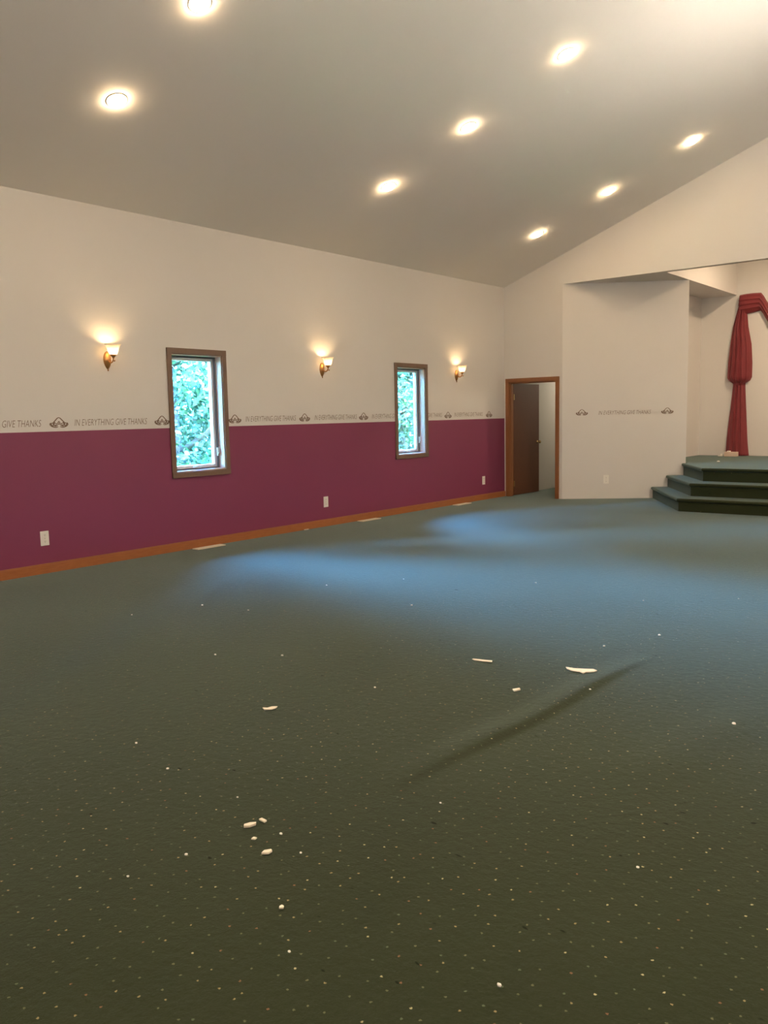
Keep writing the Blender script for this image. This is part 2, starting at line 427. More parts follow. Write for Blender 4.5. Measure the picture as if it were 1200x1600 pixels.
window('window_2', *WINS[1], 'smaller-looking tall narrow wood-cased window nearer the door')
for i, wn in enumerate(RWINS):
    window('window_%d' % (3 + i), *wn, 'lone narrow window in the opposite wall', 1, XR)
# daylight portals only guide the sampling of the sky through the window openings
for ya, yb, za, zb, X, rx in [(*q, XL - .19, -PI / 2) for q in WINS] + [(*q, XR + .19, PI / 2) for q in RWINS]:
    ld = bpy.data.lights.new('daylight_portal', 'AREA'); ld.shape = 'RECTANGLE'; ld.size = zb - za; ld.size_y = yb - ya
    ld.cycles.is_portal = True
    lo = bpy.data.objects.new('daylight_portal', ld); C.objects.link(lo)
    lo.location = (X, (ya + yb) / 2, (za + zb) / 2); lo.rotation_euler = (0, rx, 0)

# ------------------------------------------------------------------ door
root = empty('door_1', ((DX0 + DX1) / 2, YF, 0)); tag(root, 'brown door standing open beside the white angled wall', 'door', kind='structure')
cx = (DX0 + DX1) / 2; hw = (DX1 - DX0) / 2; cw = .062
for q in ((-hw - cw, -hw + .006, 0, DZ + cw), (hw - .006, hw + cw, 0, DZ + cw)):
    obj('casing_board', mbox(q[0], q[1], -.018, 0, q[2], q[3], bev=.003), CASING, root)
obj('casing_board', mbox(-hw - cw, hw + cw, -.020, 0, DZ - .006, DZ + cw, bev=.003), CASING, root)
bm = bmesh.new()
box(bm, -hw, -hw + .018, 0, T, 0, DZ); box(bm, hw - .018, hw, 0, T, 0, DZ); box(bm, -hw + .018, hw - .018, 0, T, DZ - .018, DZ)
box(bm, -hw + .018, -hw + .03, .03, .07, 0, DZ - .018); box(bm, hw - .03, hw - .018, .03, .07, 0, DZ - .018); box(bm, -hw + .03, hw - .03, .03, .07, DZ - .03, DZ - .018)
obj('jamb', bm, CASING, root)
ang = math.radians(88)
leaf = obj('door_leaf', mbox(0.004, .885, 0, .035, .012, DZ - .022, bev=.002), LEAFW, root)
leaf.location = (-hw + .02, T + .004, 0); leaf.rotation_euler = (0, 0, ang)
leaf['label'] = 'dark brown flush door leaf swung into the next room'
for k in (0, 1):
    bm = bmesh.new()
    lathe(bm, [(.0, 0), (.030, 0), (.030, .006), (.011, .012), (.010, .034), (.024, .042), (.029, .055), (.026, .066), (.012, .073), (0, .074)], 20, 'Y')
    if k == 0:
        for v in bm.verts: v.co.y = -v.co.y
    kn = obj('door_knob', bm, PBRASS, leaf, smooth=True); kn.location = (.825, .0 if k == 0 else .035, .95)
for z in (1.78, .98, .22):
    if z == .98: continue
    bm = bmesh.new(); box(bm, -.004, .030, -.003, 0, -.05, .05); lathe(bm, [(.008, -.052), (.008, .052)], 12, off=(0, -.006, 0))
    h = obj('hinge', bm, PBRASS, leaf); h.location = (.0, -.0, z)

# ------------------------------------------------------------------ stage
SX0 = -5.60; SX1 = mir(-5.60)
CD = Vector((-.53, .85)).normalized()       # direction of the splayed step ends
root = empty('carpeted_stage', (XC, 12.2, 0)); tag(root, 'raised platform in dark green carpet with splayed steps by the drape', 'stage')
def step_outline(y, xc_, inset=0):
    # front edge at y, corner at xc_, then back along CD to the angled panel
    a = Vector((xc_ + inset, y + inset)); 
    # intersection of a + CD*t with the panel line
    d = PD; det = CD.x * (-d.y) + d.x * CD.y
    rx, ry = PA.x - a.x, PA.y - a.y
    t = (rx * (-d.y) + d.x * ry) / det
    b = a + CD * t
    b = b + PN * .004
    return a, b
def stage_piece(name, y, xc_, ztop, zbot, zb_all):
    a, b = step_outline(y, xc_)
    def ring(off, z):
        aa = Vector((a.x + off * .62, a.y + off)); d = PD; det = CD.x * (-d.y) + d.x * CD.y
        rx, ry = PA.x - aa.x, PA.y - aa.y
        t = (rx * (-d.y) + d.x * ry) / det
        bb = aa + CD * t + PN * .004
        pts = [bb, aa]
        R_ = [Vector((mir(p.x), p.y)) for p in (aa, bb)]
        back = []
        pbx = PB + PN * .004
        if t > 0 and (bb - PA).dot(PD) < (PB - PA).length:
            left = [Vector((-4.95 + .004, 14.2))] 
        else:
            left = []
        poly = [pts[0], pts[1], R_[0], R_[1]] + [Vector((mir(p.x), p.y)) for p in left] + [Vector((mir(-4.946), YS - .002)), Vector((-4.946, YS - .002))] + left
        return poly
    bm = bmesh.new()
    # rounded nosing: profile of (offset inwards, z)
    h = ztop - zbot
    prof = [(.0 + .030, zb_all), (.030, ztop - .055), (.012, ztop - .046), (0, ztop - .030), (.004, ztop - .010), (.018, ztop)]
    rings = []
    for off, z in prof:
        rings.append([bm.verts.new((p.x, p.y, z)) for p in ring(off, z)])
    n = len(rings[0])
    for A, B in zip(rings, rings[1:]):
        for i in range(n): bm.faces.new((A[i], A[(i + 1) % n], B[(i + 1) % n], B[i]))
    bm.faces.new(rings[-1]); bm.faces.new(rings[0][::-1])
    bmesh.ops.triangulate(bm, faces=[f for f in bm.faces if len(f.verts) > 4])
    for v in bm.verts: v.co -= Vector(root.location)
    return obj(name, bm, CARPET_STEP, root)
Z1, Z2, Z3 = .193, .387, .590
stage_piece('step', 12.20, -4.375, Z1, 0, 0)
stage_piece('step', 12.60, -4.335, Z2, Z1, Z1 - .002)
stage_piece('platform', 13.03, -4.300, Z3, Z2, Z2 - .002)
for f_ in (lambda x: x, mir):
    a_, b_ = sorted((f_(-5.596), f_(-4.946)))
    bm = bmesh.new(); box(bm, a_ - XC, b_ - XC, 14.36 - 12.2, YS - .002 - 12.2, 0, Z3 - .0005); obj('side_platform', bm, CARPET_STEP, root)

# ------------------------------------------------------------------ red drape behind the stage
root = empty('swag_drape', (-4.8, YS, Z3)); tag(root, 'burgundy red fabric swag draped down to the stage floor', 'drape')
def cloth_column(name, rows, yb=YS - .004, folds=5, ph=0, sub_=6, amp=.016):
    bm = bmesh.new(); N = 56; rings = []
    R2 = []
    for (z0, l0, r0, d0), (z1, l1, r1, d1) in zip(rows, rows[1:]):
        for k in range(sub_):
            f = k / sub_; R2.append((z0 + (z1 - z0) * f, l0 + (l1 - l0) * f, r0 + (r1 - r0) * f, d0 + (d1 - d0) * f))
    R2.append(rows[-1])
    for z, l, r, d in R2:
        ring = []
        for i in range(N + 1):
            u = i / N; x = l + (r - l) * u
            e = math.sin(PI * u) ** .55
            wv = math.sin(2 * PI * folds * u + ph + .9 * math.sin(z * 2.3 + ph)) * amp + .5 * amp * math.sin(2 * PI * folds * 2.3 * u + z * 1.5)
            ring.append(bm.verts.new((x, yb - .006 - e * (d + wv), z)))
        ring.append(bm.verts.new((r, yb, z))); ring.append(bm.verts.new((l, yb, z)))
        rings.append(ring)
    n = len(rings[0])
    for A, B in zip(rings, rings[1:]):
        for i in range(n): bm.faces.new((A[i], A[(i + 1) % n], B[(i + 1) % n], B[i]))
    bm.faces.new(rings[0]); bm.faces.new(rings[-1])
    for v in bm.verts: v.co -= Vector(root.location)
    return obj(name, bm, CLOTH, root, smooth=True)
def drape_side(f):
    def rows(rs):
        o_ = []
        for z, l, r, d in rs:
            a, b = sorted((f(l), f(r))); o_.append((z, a, b, d))
        return o_
    cloth_column('gathered_upper_tail', rows([(3.60, -4.86, -4.70, .05), (3.35, -4.92, -4.755, .08), (3.02, -5.00, -4.72, .11), (2.70, -5.04, -4.655, .13), (2.35, -5.075, -4.63, .15), (2.08, -5.085, -4.63, .15), (2.02, -5.04, -4.66, .13), (1.97, -4.975, -4.745, .08)]), folds=5)
    cloth_column('knot_band', rows([(2.03, -4.965, -4.755, .07), (2.00, -4.975, -4.74, .09), (1.95, -4.97, -4.745, .085), (1.93, -4.96, -4.755, .06)]), folds=3, amp=.006)
    cloth_column('lower_tail', rows([(1.98, -4.965, -4.75, .06), (1.6, -5.00, -4.725, .08), (1.2, -5.04, -4.70, .10), (.85, -5.065, -4.675, .12), (Z3 + .004, -5.075, -4.645, .13)]), folds=4, ph=1.3)
fm = lambda x: 2 * -3.40 - x
drape_side(lambda x: x); drape_side(fm)
# the swag: pleated band sagging between the two tails
bm = bmesh.new(); NS = 64; NW = 30; rings = []
for i in range(NS + 1):
    s_ = i / NS; u = abs(2 * s_ - 1)                     # 1 at the ends, 0 in the middle
    x = -4.88 + (2 * (-3.40 + 4.88)) * s_
    if u > .74:
        t_ = (1 - u) / .26; top = 3.625 + .01 * math.sin(t_ * PI); bot = 3.30 - .06 * (1 - t_) - .05 * t_ * 0
    else:
        t_ = u / .74; top = 2.55 + 1.075 * t_ ** 1.9; bot = 2.05 + 1.25 * t_ ** 1.7
    ring = []
    for k in range(NW + 1):
        v_ = k / NW; z = bot + (top - bot) * v_
        e = math.sin(PI * v_) ** .5
        y = YS - .012 - e * (.10 + .012 * math.sin(2 * PI * 4.5 * v_ + 2 * math.sin(s_ * 7)) + .008 * math.sin(2 * PI * 9 * v_ + s_ * 11))
        ring.append(bm.verts.new((x, y, z)))
    ring.append(bm.verts.new((x, YS - .006, top))); ring.append(bm.verts.new((x, YS - .006, bot)))
    rings.append(ring)
n = len(rings[0])
for A, B in zip(rings, rings[1:]):
    for i in range(n): bm.faces.new((A[i], A[(i + 1) % n], B[(i + 1) % n], B[i]))
bm.faces.new(rings[0]); bm.faces.new(rings[-1])
for v in bm.verts: v.co -= Vector(root.location)
obj('swag', bm, CLOTH, root, smooth=True)

# things left on the stage floor
root = empty('small_box', (-4.89, 16.50, Z3)); tag(root, 'small pale box at the foot of the red drape', 'box')
obj('box_body', mbox(-.115, .115, -.06, .06, 0, .085, bev=.004), CARD, root)
bm = bmesh.new(); box(bm, -.07, -.02, -.04, .04, .085, .105, bev=.004); obj('folded_flap', bm, FLAKE2, root)
bm = bmesh.new(); box(bm, -.045, .045, -.03, .03, 0, .012, bev=.003); box(bm, .0, .045, -.02, .02, .012, .045, bev=.006)
o = obj('plaster_scrap', bm, FLAKE2); o.location = (-5.09, 16.52, Z3); tag(o, 'small white scrap on the stage just left of the pale box', 'scrap')
bm = bmesh.new(); bmesh.ops.create_icosphere(bm, subdivisions=1, radius=.02)
for v in bm.verts: v.co.z = max(0, v.co.z * .7 + .012); v.co.x *= 1.5
o = obj('plaster_crumb', bm, FLAKE2); o.location = (-4.55, 14.65, Z3); tag(o, 'white crumb alone on the stage platform in front of the drape', 'crumb')

# ------------------------------------------------------------------ stencilled border: lettering and scroll ornaments
def text_mesh(body, width, height):
    cu = bpy.data.curves.new('lettering', 'FONT'); cu.body = body; cu.size = 1; cu.shear = .25; cu.align_x = 'LEFT'; cu.resolution_u = 3
    cu.offset = -.012
    to = bpy.data.objects.new('lettering_source', cu); C.objects.link(to)
    dg = bpy.context.evaluated_depsgraph_get(); me = bpy.data.meshes.new_from_object(to.evaluated_get(dg))
    bpy.data.objects.remove(to); bpy.data.curves.remove(cu)
    xs = [v.co.x for v in me.vertices]; zs = [v.co.y for v in me.vertices]
    x0, x1, z0, z1 = min(xs), max(xs), min(zs), max(zs)
    for v in me.vertices:
        v.co = Vector(((v.co.x - x0) / (x1 - x0) * width, 0, (v.co.y - z0) / (z1 - z0) * height))
    return me
WORDS = text_mesh('IN EVERYTHING GIVE THANKS', .87, .066)
def scroll_mesh():
    bm = bmesh.new()
    def stroke(pts, wd):
        pts = [Vector(p) for p in pts]; prev = None
        for i, p in enumerate(pts):
            t = pts[min(i + 1, len(pts) - 1)] - pts[max(i - 1, 0)]
            n_ = Vector((-t.y, t.x)).normalized() * wd * 1.15 * (.45 + .55 * math.sin(PI * (i + .5) / len(pts)))
            cur = (bm.verts.new((p.x + n_.x, 0, p.y + n_.y)), bm.verts.new((p.x - n_.x, 0, p.y - n_.y)))
            if prev: bm.faces.new((prev[0], prev[1], cur[1], cur[0]))
            prev = cur
    for s in (-1, 1):
        stroke([(s * .0, .100), (s * .018, .090), (s * .034, .074), (s * .048, .060), (s * .060, .050)], .0050)       # roof-like arch
        stroke([(s * (.068 + .016 * math.cos(a)), .030 + .016 * math.sin(a)) for a in [i * .5 for i in range(11)]], .0045)
        stroke([(s * (.032 + .013 * math.cos(a + 1)), .028 + .013 * math.sin(a + 1)) for a in [i * .5 for i in range(11)]], .0045)
        stroke([(s * .010, .008), (s * .03, .002), (s * .055, .004), (s * .08, .012), (s * .095, .022)], .0045)
        stroke([(s * .095, .022), (s * .098, .034), (s * .090, .046)], .004)
        stroke([(s * .045, .045), (s * .056, .038), (s * .060, .024)], .004)
        for k, (lx, lz, an) in enumerate(((.040, .020, 2.2), (.058, .030, 1.2), (.076, .022, .7), (.088, .036, 1.3), (.050, .050, .6))):   # small leaves
            c_, s__ = math.cos(an), math.sin(an)
            stroke([(s * (lx - .012 * c_), lz - .012 * s__), (s * lx, lz), (s * (lx + .012 * c_), lz + .012 * s__)], .0065)
    for q in range(4):                                                                                           # centre diamond
        a = q * PI / 2
        stroke([(.013 * math.cos(a), .045 + .016 * math.sin(a)), (.013 * math.cos(a + PI / 2), .045 + .016 * math.sin(a + PI / 2))], .005)
    me = bpy.data.meshes.new('scroll_ornament'); bm.to_mesh(me); bm.free(); return me
SCROLL = scroll_mesh()
WORDS.materials.append(INK); SCROLL.materials.append(INK)
def place_flat(me, name, parent, origin, ang, cut=None, dx=0):
    """origin: 3-D point; ang: rotation about Z of the flat print's X axis"""
    if cut:
        bm = bmesh.new(); bm.from_mesh(me)
        dead = [f for f in bm.faces if cut[0] < f.calc_center_median().x < cut[1]]
        bmesh.ops.delete(bm, geom=dead, context='FACES')
        me = bpy.data.meshes.new(name); bm.to_mesh(me); bm.free(); me.materials.append(INK) if not me.materials else None
    o = bpy.data.objects.new(name, me); C.objects.link(o); o.parent = parent
    o.location = origin; o.rotation_euler = (0, 0, ang); return o
XW = XL + .0015
for y in (4.451, 5.700, 6.745, 7.948, 9.150, 11.274, 12.528):
    if y == 5.700:
        o = place_flat(SCROLL, 'scroll_ornament', wl, (XW, 5.687, 1.443), PI / 2, cut=(.097, 1))
    else: o = place_flat(SCROLL, 'scroll_ornament', wl, (XW, y, 1.443 if y < 9.5 else 1.435), PI / 2)
for y in (3.395, 4.620, 6.915, 8.135, 9.335, 10.235, 11.455):
    c = None
    if y == 9.335: c = (9.88 - y, 9)
    if y == 10.235: c = (-1, 10.70 - y)
    place_flat(WORDS, 'stencilled_lettering', wl, (XW, y, 1.455), PI / 2, cut=c)
pang = math.atan2(PD.y, PD.x)
for s_, me, nm, wd in ((.33, SCROLL, 'scroll_ornament', 0), (1.75, SCROLL, 'scroll_ornament', 0), (.61, WORDS, 'stencilled_lettering', 0)):
    p = PA + PD * s_ + PN * .0015
    place_flat(me, nm, wp, (p.x, p.y, 1.432 if me is SCROLL else 1.435), pang)

# ------------------------------------------------------------------ electrical plates
def wall_plate(loc, rz, lab):
    root = empty('wall_plate', loc, rz); tag(root, lab, 'wall outlet')
    obj('cover_plate', mbox(-.045, .045, -.006, 0, -.073, .073, bev=.003), PLATE, root)
    for dz in (-.032, .032):
        bm = bmesh.new(); lathe(bm, [(.0175, -.0085), (.0175, -.005)], 20, 'Y')
        bmesh.ops.translate(bm, verts=bm.verts, vec=(0, 0, dz))
        rc = obj('receptacle', bm, PLATE, root)
        bm = bmesh.new()
        for dx in (-.006, .006): box(bm, dx - .001, dx + .001, -.0092, -.0082, dz - .002, dz + .008)
        box(bm, -.002, .002, -.0092, -.0082, dz - .010, dz - .006)
        obj('slot', bm, SLOT, rc)
    bm = bmesh.new(); lathe(bm, [(.003, -.008), (.003, -.005)], 10, 'Y'); obj('screw', bm, PBRASS, root)
    return root
wall_plate((XL, 4.218, .350), PI / 2, 'white outlet plate on the burgundy wall left of the near window')
wall_plate((XL, 8.310, .336), PI / 2, 'white outlet plate on the burgundy wall midway between the two windows')
wall_plate((XL, 12.338, .338), PI / 2, 'white outlet plate on the burgundy wall closest to the door')
p = PA + PD * .747
wall_plate((p.x, p.y, .331), pang, 'white outlet plate on the angled white wall by the steps')

# ------------------------------------------------------------------ floor registers
def register(y, lab):
    root = empty('floor_register', (XL + .118, y, .004)); tag(root, lab, 'floor vent')
    bm = bmesh.new(); L_ = .205; W_ = .052
    box(bm, -W_, -W_ + .014, -L_, L_, 0, .009); box(bm, W_ - .014, W_, -L_, L_, 0, .009)
    box(bm, -W_ + .014, W_ - .014, -L_, -L_ + .016, 0, .009); box(bm, -W_ + .014, W_ - .014, L_ - .016, L_, 0, .009)
    obj('rim', bm, REG, root)
    obj('duct_opening', mbox(-W_ + .01, W_ - .01, -L_ + .01, L_ - .01, -.002, .001), SLOT, root)
    y_ = -L_ + .016 + .010
    first = None
    while y_ < L_ - .02:
        if first is None:
            first = obj('louver', mbox(-W_ + .014, W_ - .014, -.0055, .0055, .001, .007), REG, root); q = first
        else:
            q = first.copy(); C.objects.link(q); q.parent = root
        q.location = (0, y_, 0); y_ += .0165
register(6.175, 'cream floor register below the near window')
register(9.09, 'cream floor register between the two windows')
register(11.49, 'cream floor register beyond the far window')

# ------------------------------------------------------------------ wall sconces
def sconce(y, lab, z=2.135, X=XL, rz=0, grp='brass wall sconces on the left wall'):
    root = empty('wall_sconce', (X, y, z), rz); tag(root, lab, 'wall lamp', grp)
    # pointed oval back plate, domed
    bm = bmesh.new(); N = 28
    def outline(a, k):
        yy = .046 * math.sin(a) * k; zz = math.cos(a)
        zz = (.085 * zz if zz > 0 else .100 * zz) * k
        yy *= (1 - .35 * max(0, -math.cos(a)) ** 2)
        return yy, zz
    rings = []
    for k, x in ((1, 0), (1, .006), (.86, .016), (.6, .024), (.3, .028), (.02, .03)):
        rings.append([bm.verts.new((x, *outline(2 * PI * i / N, k))) for i in range(N)])
    for A, B in zip(rings, rings[1:]):
        for i in range(N): bm.faces.new((A[i], A[(i + 1) % N], B[(i + 1) % N], B[i]))
    bm.faces.new(rings[0]); bm.faces.new(rings[-1])
    lathe(bm, [(0, 0), (.009, -.006), (.006, -.018), (0, -.022)], 10, off=(.008, 0, -.098))
    obj('back_plate', bm, BRASS, root, smooth=True)
    bm = bmesh.new()
    tube(bm, [(.025, 0, -.01), (.045, 0, -.028), (.072, 0, -.036), (.098, 0, -.026), (.112, 0, -.004), (.115, 0, .012)], .007, 10)
    tube(bm, [(.112, 0, -.012), (.128, 0, -.024), (.140, 0, -.020), (.138, 0, -.008)], .0045, 8)
    obj('arm', bm, BRASS, root, smooth=True)
    bm = bmesh.new(); lathe(bm, [(.0, .006), (.010, .008), (.014, .020), (.028, .034), (.034, .046), (.0, .046)], 24, off=(.115, 0, 0))
    obj('cup', bm, BRASS, root, smooth=True)
    bm = bmesh.new()
    lathe(bm, [(.030, .040), (.042, .055), (.052, .080), (.060, .110), (.074, .140), (.086, .152), (.084, .153), (.071, .142), (.057, .111), (.049, .081), (.039, .057), (.028, .044)], 32, off=(.115, 0, 0), closed=True)
    obj('glass_shade', bm, SHADE, root, smooth=True)
    bm = bmesh.new(); lathe(bm, [(.0, .048), (.014, .050), (.015, .060), (.024, .075), (.028, .092), (.024, .110), (.012, .122), (0, .124)], 20, off=(.115, 0, 0))
    obj('bulb', bm, BULBM, root, smooth=True)
    return root
sconce(5.04, 'lit brass sconce left of the near window, nearest the camera')
sconce(8.307, 'lit brass sconce on the wall between the two windows')
sconce(11.527, 'lit brass sconce between the far window and the door')

for y, where in ((5.04, 'farthest from the stage'), (8.307, 'in the middle'), (11.527, 'nearest the stage')):
    sconce(y, 'unseen brass sconce added for fill on the opposite wall, ' + where, X=XR, rz=PI, grp='unseen fill sconces on the opposite wall')  # mirrored sconces out of view, added to brighten the hall

# ------------------------------------------------------------------ recessed ceiling lights
rowname = {4.38: 'row nearest the camera', 8.08: 'middle row', 11.73: 'row nearest the front wall', .70: 'row behind', -2.95: 'rearmost row'}
colname = {-6.42: 'lowest', -5.28: 'middle', -4.10: 'highest'}
def downlight(x, y, lab, grp, slope=1):
    th = -math.atan(SL) * slope
    root = empty('recessed_light', (x, y, zc(x))); root.rotation_euler = (0, th, 0); tag(root, lab, 'ceiling light', grp)
    bm = bmesh.new(); lathe(bm, [(.076, -.003), (.078, -.006), (.090, -.004), (.094, 0), (.080, .0)], 36, closed=True)
    obj('trim_ring', bm, RING, root, smooth=True)
    bm = bmesh.new(); lathe(bm, [(.076, -.004), (.074, -.013), (.062, -.021), (.040, -.026), (.014, -.028), (.0, -.028)], 30)
    obj('lens', bm, GLOW, root, smooth=True)
for y in (4.38, 8.08, 11.73):
    for x in (-6.42, -5.28, -4.10):
        if y == 4.38 and x == -4.10: continue
        downlight(x, y, 'lit recessed light, %s on the slope, %s' % (colname[x], rowname[y]), 'recessed lights in the left ceiling slope')
downlight(-4.10, 4.38, 'recessed light high above the camera row', 'recessed lights in the left ceiling slope')
for y in (.70, -2.95):
    for x in (-6.42, -4.10): downlight(x, y, 'unseen recessed light added for fill over the rear of the hall, %s on the slope, %s' % (colname[x], rowname[y]), 'unseen fill lights over the rear of the hall')  # added behind the camera for more light in the hall
for y in (-2.95, .70, 4.38, 8.08, 11.73):
    for x in (-6.42, -4.10): downlight(mir(x), y, 'unseen recessed light added for fill in the opposite ceiling slope, %s, %s' % (colname[x], rowname[y]), 'unseen fill lights in the opposite ceiling slope', -1)  # added out of view to raise the overall brightness

def fill_lamp(loc, rad, strength, col, lab):  # added fill lamps, all hidden from the camera
    root = empty('added_ceiling_lamp', loc); tag(root, lab, 'ceiling light')
    bm = bmesh.new(); lathe(bm, [(rad, 0), (rad + .012, 0), (rad + .012, -.02), (rad, -.024)], 32, closed=True); obj('rim', bm, RING, root, smooth=True)
    bm = bmesh.new(); lathe(bm, [(rad, -.012), (rad * .8, -.03), (rad * .4, -.042), (0, -.045)], 32)
    obj('diffuser', bm, mat('lit_diffuser_' + str(int(strength)), (1, .95, .9), .5, emis=col, estr=strength), root, smooth=True)
fill_lamp((-3.2, 14.8, 4.70), .16, 400, (1, .74, .48), 'unseen fill lamp added above the stage, left of its centre')  # added pair that brightens the dark stage
fill_lamp((.9, 14.8, 4.70), .16, 400, (1, .74, .48), 'unseen fill lamp added above the stage, right of its centre')
fill_lamp((-7.2, 15.6, 2.6), .14, 130, (1, .86, .70), 'unseen fill lamp added in the side room beyond the door')  # added to lift the dark side room

# unseen bowl lamps added along the ridge as warm fill light
for y, where in ((8.7, 'nearest the stage'), (3.4, 'in the middle of the hall'), (-2.6, 'toward the rear')):
    root = empty('fill_pendant_lamp', (XC, y, ZR)); tag(root, 'unseen bowl lamp added for fill under the ridge %s' % where, 'fill lamp', 'unseen fill lamps under the ridge')
    bm = bmesh.new(); lathe(bm, [(.0, 0), (.07, 0), (.07, -.02), (.02, -.04), (0, -.04)], 24); obj('canopy', bm, BRASS, root, smooth=True)
    bm = bmesh.new(); tube(bm, [(0, 0, -.03), (0, 0, -1.3), (0, 0, -2.75)], .008); obj('rod', bm, BRASS, root, smooth=True)
    bm = bmesh.new(); lathe(bm, [(.0, -3.020), (.10, -3.010), (.17, -2.960), (.215, -2.880), (.23, -2.800), (.222, -2.800), (.207, -2.870), (.16, -2.945), (.09, -2.995), (0, -3.005)], 36)
    obj('bowl', bm, mat('fill_bowl_glass', (1, .95, .9), .5, emis=(1, .86, .71), estr=BOWL_FILL), root, smooth=True)
    bm = bmesh.new(); lathe(bm, [(.0, -2.770), (.08, -2.780), (.15, -2.800), (.205, -2.825), (.19, -2.850), (0, -2.860)], 32)
    obj('lit_tray', bm, mat('fill_uplight', (1, .95, .9), .5, emis=(1, .87, .73), estr=PENDANT_FILL), root, smooth=True)

# ------------------------------------------------------------------ debris on the carpet
def flake(pts, th, curl, loc, rz, lab, M=FLAKE, name='paint_flake', cat='debris', grp=None):
    bm = bmesh.new(); n = len(pts)
    top = [bm.verts.new((x, y, th + curl * (abs(x) + .5 * abs(y)) * 1.0)) for x, y in pts]
    bot = [bm.verts.new((x, y, curl * (abs(x) + .5 * abs(y)))) for x, y in pts]
    ct = bm.verts.new((0, 0, th)); cb = bm.verts.new((0, 0, 0))
    for i in range(n):
        j = (i + 1) % n
        bm.faces.new((top[i], top[j], ct)); bm.faces.new((bot[j], bot[i], cb)); bm.faces.new((bot[i], bot[j], top[j], top[i]))
    o = obj(name, bm, M); o.location = loc; o.rotation_euler = (0, 0, rz); tag(o, lab, cat, grp); return o
VX = math.atan2(.63, .776)   # direction in the room that runs across the picture
def fz(x, y):                # carpet height under a thing
    return .006
flake([(-.062, .010), (-.058, .020), (.0, .018), (.062, .012), (.065, -.010), (.02, -.012), (-.04, -.006)], .004, .02, (-2.655, 4.160, .004), VX - .35, 'narrow strip of torn drywall paper, left of the largest torn piece')
flake([(-.085, .050), (-.040, .030), (.020, .026), (.070, .022), (.088, -.004), (.065, -.026), (.020, -.034), (.005, -.060), (-.010, -.030), (-.055, -.012), (-.08, .018)], .005, .02, (-2.080, 4.320, .006), VX - .15, 'largest torn piece of drywall paper near the carpet wrinkle')
flake([(-.026, -.014), (.018, -.012), (.028, .010), (-.016, .014)], .006, .02, (-2.212, 3.810, .005), VX + .5, 'small pale chip between the paper strip and the carpet wrinkle')
flake([(-.036, .012), (-.012, .004), (.012, .018), (.040, .012), (.030, -.010), (.006, -.022), (-.028, -.018)], .005, .02, (-3.091, 2.825, .005), VX + .2, 'torn cream paper scrap on the left of the open carpet')
flake([(-.020, -.010), (.0, -.012), (.024, -.002), (.026, .010), (.002, .012), (-.018, .004)], .008, .02, (-2.238, 1.922, .005), VX + .2, 'yellowish chip, leftmost of the little cluster near the camera')
flake([(-.006, -.014), (.006, -.014), (.008, .014), (-.005, .016)], .006, .02, (-2.225, 1.978, .005), VX + .9, 'upright-looking thin chip, uppermost of the little cluster')
flake([(-.009, -.005), (.004, -.007), (.010, .003), (-.003, .007)], .005, .02, (-2.152, 1.868, .005), VX, 'tiny round chip in the middle of the little cluster')
flake([(-.018, -.008), (.006, -.011), (.019, .001), (.016, .010), (-.008, .008)], .007, .02, (-2.046, 1.830, .005), VX + .2, 'white chip, lowest of the little cluster near the camera')
flake([(-.007, -.006), (.006, -.006), (.007, .003), (.0, .009), (-.006, .004)], .005, .02, (-1.770, 1.635, .005), VX, 'tan chip closest to the camera below the little cluster')
flake([(-.05, -.012), (-.01, -.020), (.04, -.008), (.045, .012), (-.03, .014)], .006, .02, (XL + .055, 7.86, .006), PI / 2, 'flaked paint lying against the baseboard under the wall', FLAKE2)
crumbs = [(-1.78, 2.488), (-1.897, 4.047), (-1.133, 3.98), (-5.497, 3.633), (-5.301, 4.157), (-3.257, 2.138), (-2.258, 1.653), (-4.853, 4.248), (-3.732, 3.532),
          (-2.861, 3.396), (-1.904, 6.714), (-2.006, 5.322), (-2.485, 6.243), (-1.062, 1.737), (-2.19, 4.87), (-4.6, 5.9), (-3.9, 5.1), (-3.52, 6.4), (-1.45, 6.2), (-2.10, 1.95), (-2.45, 2.05), (-1.95, 1.90),
          (-4.1, 3.3), (-5.0, 5.3), (-2.3, 1.45), (-1.6, 1.5), (-2.9, 2.05), (-1.0, 2.5)]
rc = random.Random(3)
for i, (x, y) in enumerate(crumbs):
    r_ = rc.uniform(.005, .009) * (1.2 if y > 3 else .8)
    bm = bmesh.new(); bmesh.ops.create_icosphere(bm, subdivisions=1, radius=r_)
    for v in bm.verts: v.co = Vector((v.co.x * rc.uniform(.9, 1.3), v.co.y * rc.uniform(.7, 1.1), max(-.001, v.co.z * .7 + r_ * .4)))
    o = obj('plaster_crumb', bm, FLAKE2); o.location = (x, y, .005)
    tag(o, 'tiny white plaster crumb scattered on the green carpet', 'crumb', 'white crumbs scattered on the carpet')

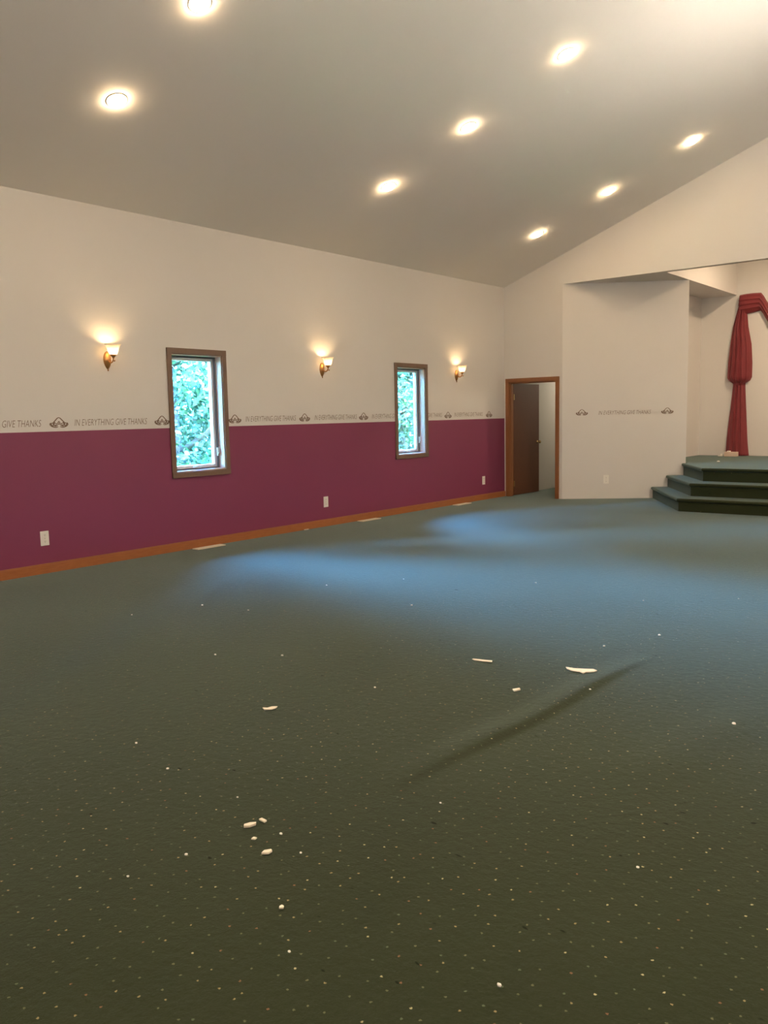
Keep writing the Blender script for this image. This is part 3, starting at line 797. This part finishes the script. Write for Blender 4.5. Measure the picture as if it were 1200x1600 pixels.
# ------------------------------------------------------------------ outside
o = obj('lawn', mbox(-60, 50, -30, 60, -.5, -.35), GRASS); tag(o, 'grass outside the windows', 'lawn', kind='structure')
def tree(name, x, y, h, r, zc_, nleaf, seed, lab, M, bush=False):
    rg = random.Random(seed); root = empty(name, (x, y, -.35)); tag(root, lab, 'tree' if not bush else 'shrub', 'trees outside the left windows')
    bm = bmesh.new()
    tube(bm, [(0, 0, 0), (.05, .02, h * .3), (-.03, .06, h * .6), (.02, 0, h * .85)], [.16, .13, .09, .04], 9)
    for k in range(6):
        a = rg.uniform(0, 2 * PI); z0 = h * rg.uniform(.25, .65)
        tube(bm, [(0, 0, z0), (math.cos(a) * r * .4, math.sin(a) * r * .4, z0 + .4), (math.cos(a) * r * .75, math.sin(a) * r * .75, z0 + .9)], [.06, .04, .015], 6)
    obj('trunk', bm, BARK, root, smooth=True)
    # leaf sprays hung on clusters through the crown
    vs = []; fs = []
    cl = [(rg.gauss(0, .45) * r, rg.gauss(0, .45) * r, zc_ + rg.uniform(-1, 1) * (h - zc_)) for _ in range(60)]
    for _ in range(nleaf):
        c = rg.choice(cl); p = Vector((c[0] + rg.gauss(0, .28), c[1] + rg.gauss(0, .28), c[2] + rg.gauss(0, .24)))
        d = Vector((rg.gauss(0, 1), rg.gauss(0, 1), rg.gauss(-.3, .7))).normalized(); sd_ = d.cross(Vector((rg.gauss(0, 1), rg.gauss(0, 1), rg.gauss(0, 1)))).normalized()
        l = rg.uniform(.08, .14); b = len(vs)
        vs += [p, p + d * l * .5 + sd_ * l * .26, p + d * l, p + d * l * .5 - sd_ * l * .26]; fs.append((b, b + 1, b + 2, b + 3))
    me = bpy.data.meshes.new('foliage'); me.from_pydata([tuple(v) for v in vs], [], fs); me.materials.append(M)
    f = bpy.data.objects.new('foliage', me); C.objects.link(f); f.parent = root; f['kind'] = 'stuff'
tree('broadleaf_tree', -11.6, 8.6, 4.6, 1.5, 2.4, 26000, 1, 'leafy green tree seen through the near window', LEAF2)
tree('broadleaf_tree', -12.8, 10.6, 5.0, 1.7, 2.6, 26000, 2, 'darker leafy tree behind the one at the near window', LEAF)
tree('broadleaf_tree', -11.6, 14.8, 4.6, 1.5, 2.4, 26000, 3, 'leafy green tree seen through the far window', LEAF2)
tree('broadleaf_tree', -13.6, 17.0, 5.2, 1.9, 2.6, 26000, 4, 'darker leafy tree behind the one at the far window', LEAF)
tree('broadleaf_tree', -15.4, 13.3, 5.6, 2.0, 2.8, 22000, 5, 'large tree farthest back between the two window views', LEAF)
tree('broadleaf_tree', -12.0, 4.4, 5.4, 1.8, 2.7, 26000, 6, 'unseen tree added to block low sky light, left of the near window view', LEAF)  # this tree and the next added out of view, shading the floor
tree('broadleaf_tree', -12.0, 1.0, 5.4, 1.8, 2.7, 22000, 7, 'unseen tree added to block low sky light, well left of the near window view', LEAF)
tree('broadleaf_tree', -12.4, -2.8, 5.4, 1.9, 2.6, 20000, 8, 'unseen tree added to block low sky light, beside the rear half of the hall', LEAF)  # last two trees added to keep low sky off the stage wall
tree('broadleaf_tree', -12.8, -7.0, 5.6, 2.1, 2.6, 20000, 9, 'unseen tree added to block low sky light, beyond the rear corner of the hall', LEAF)
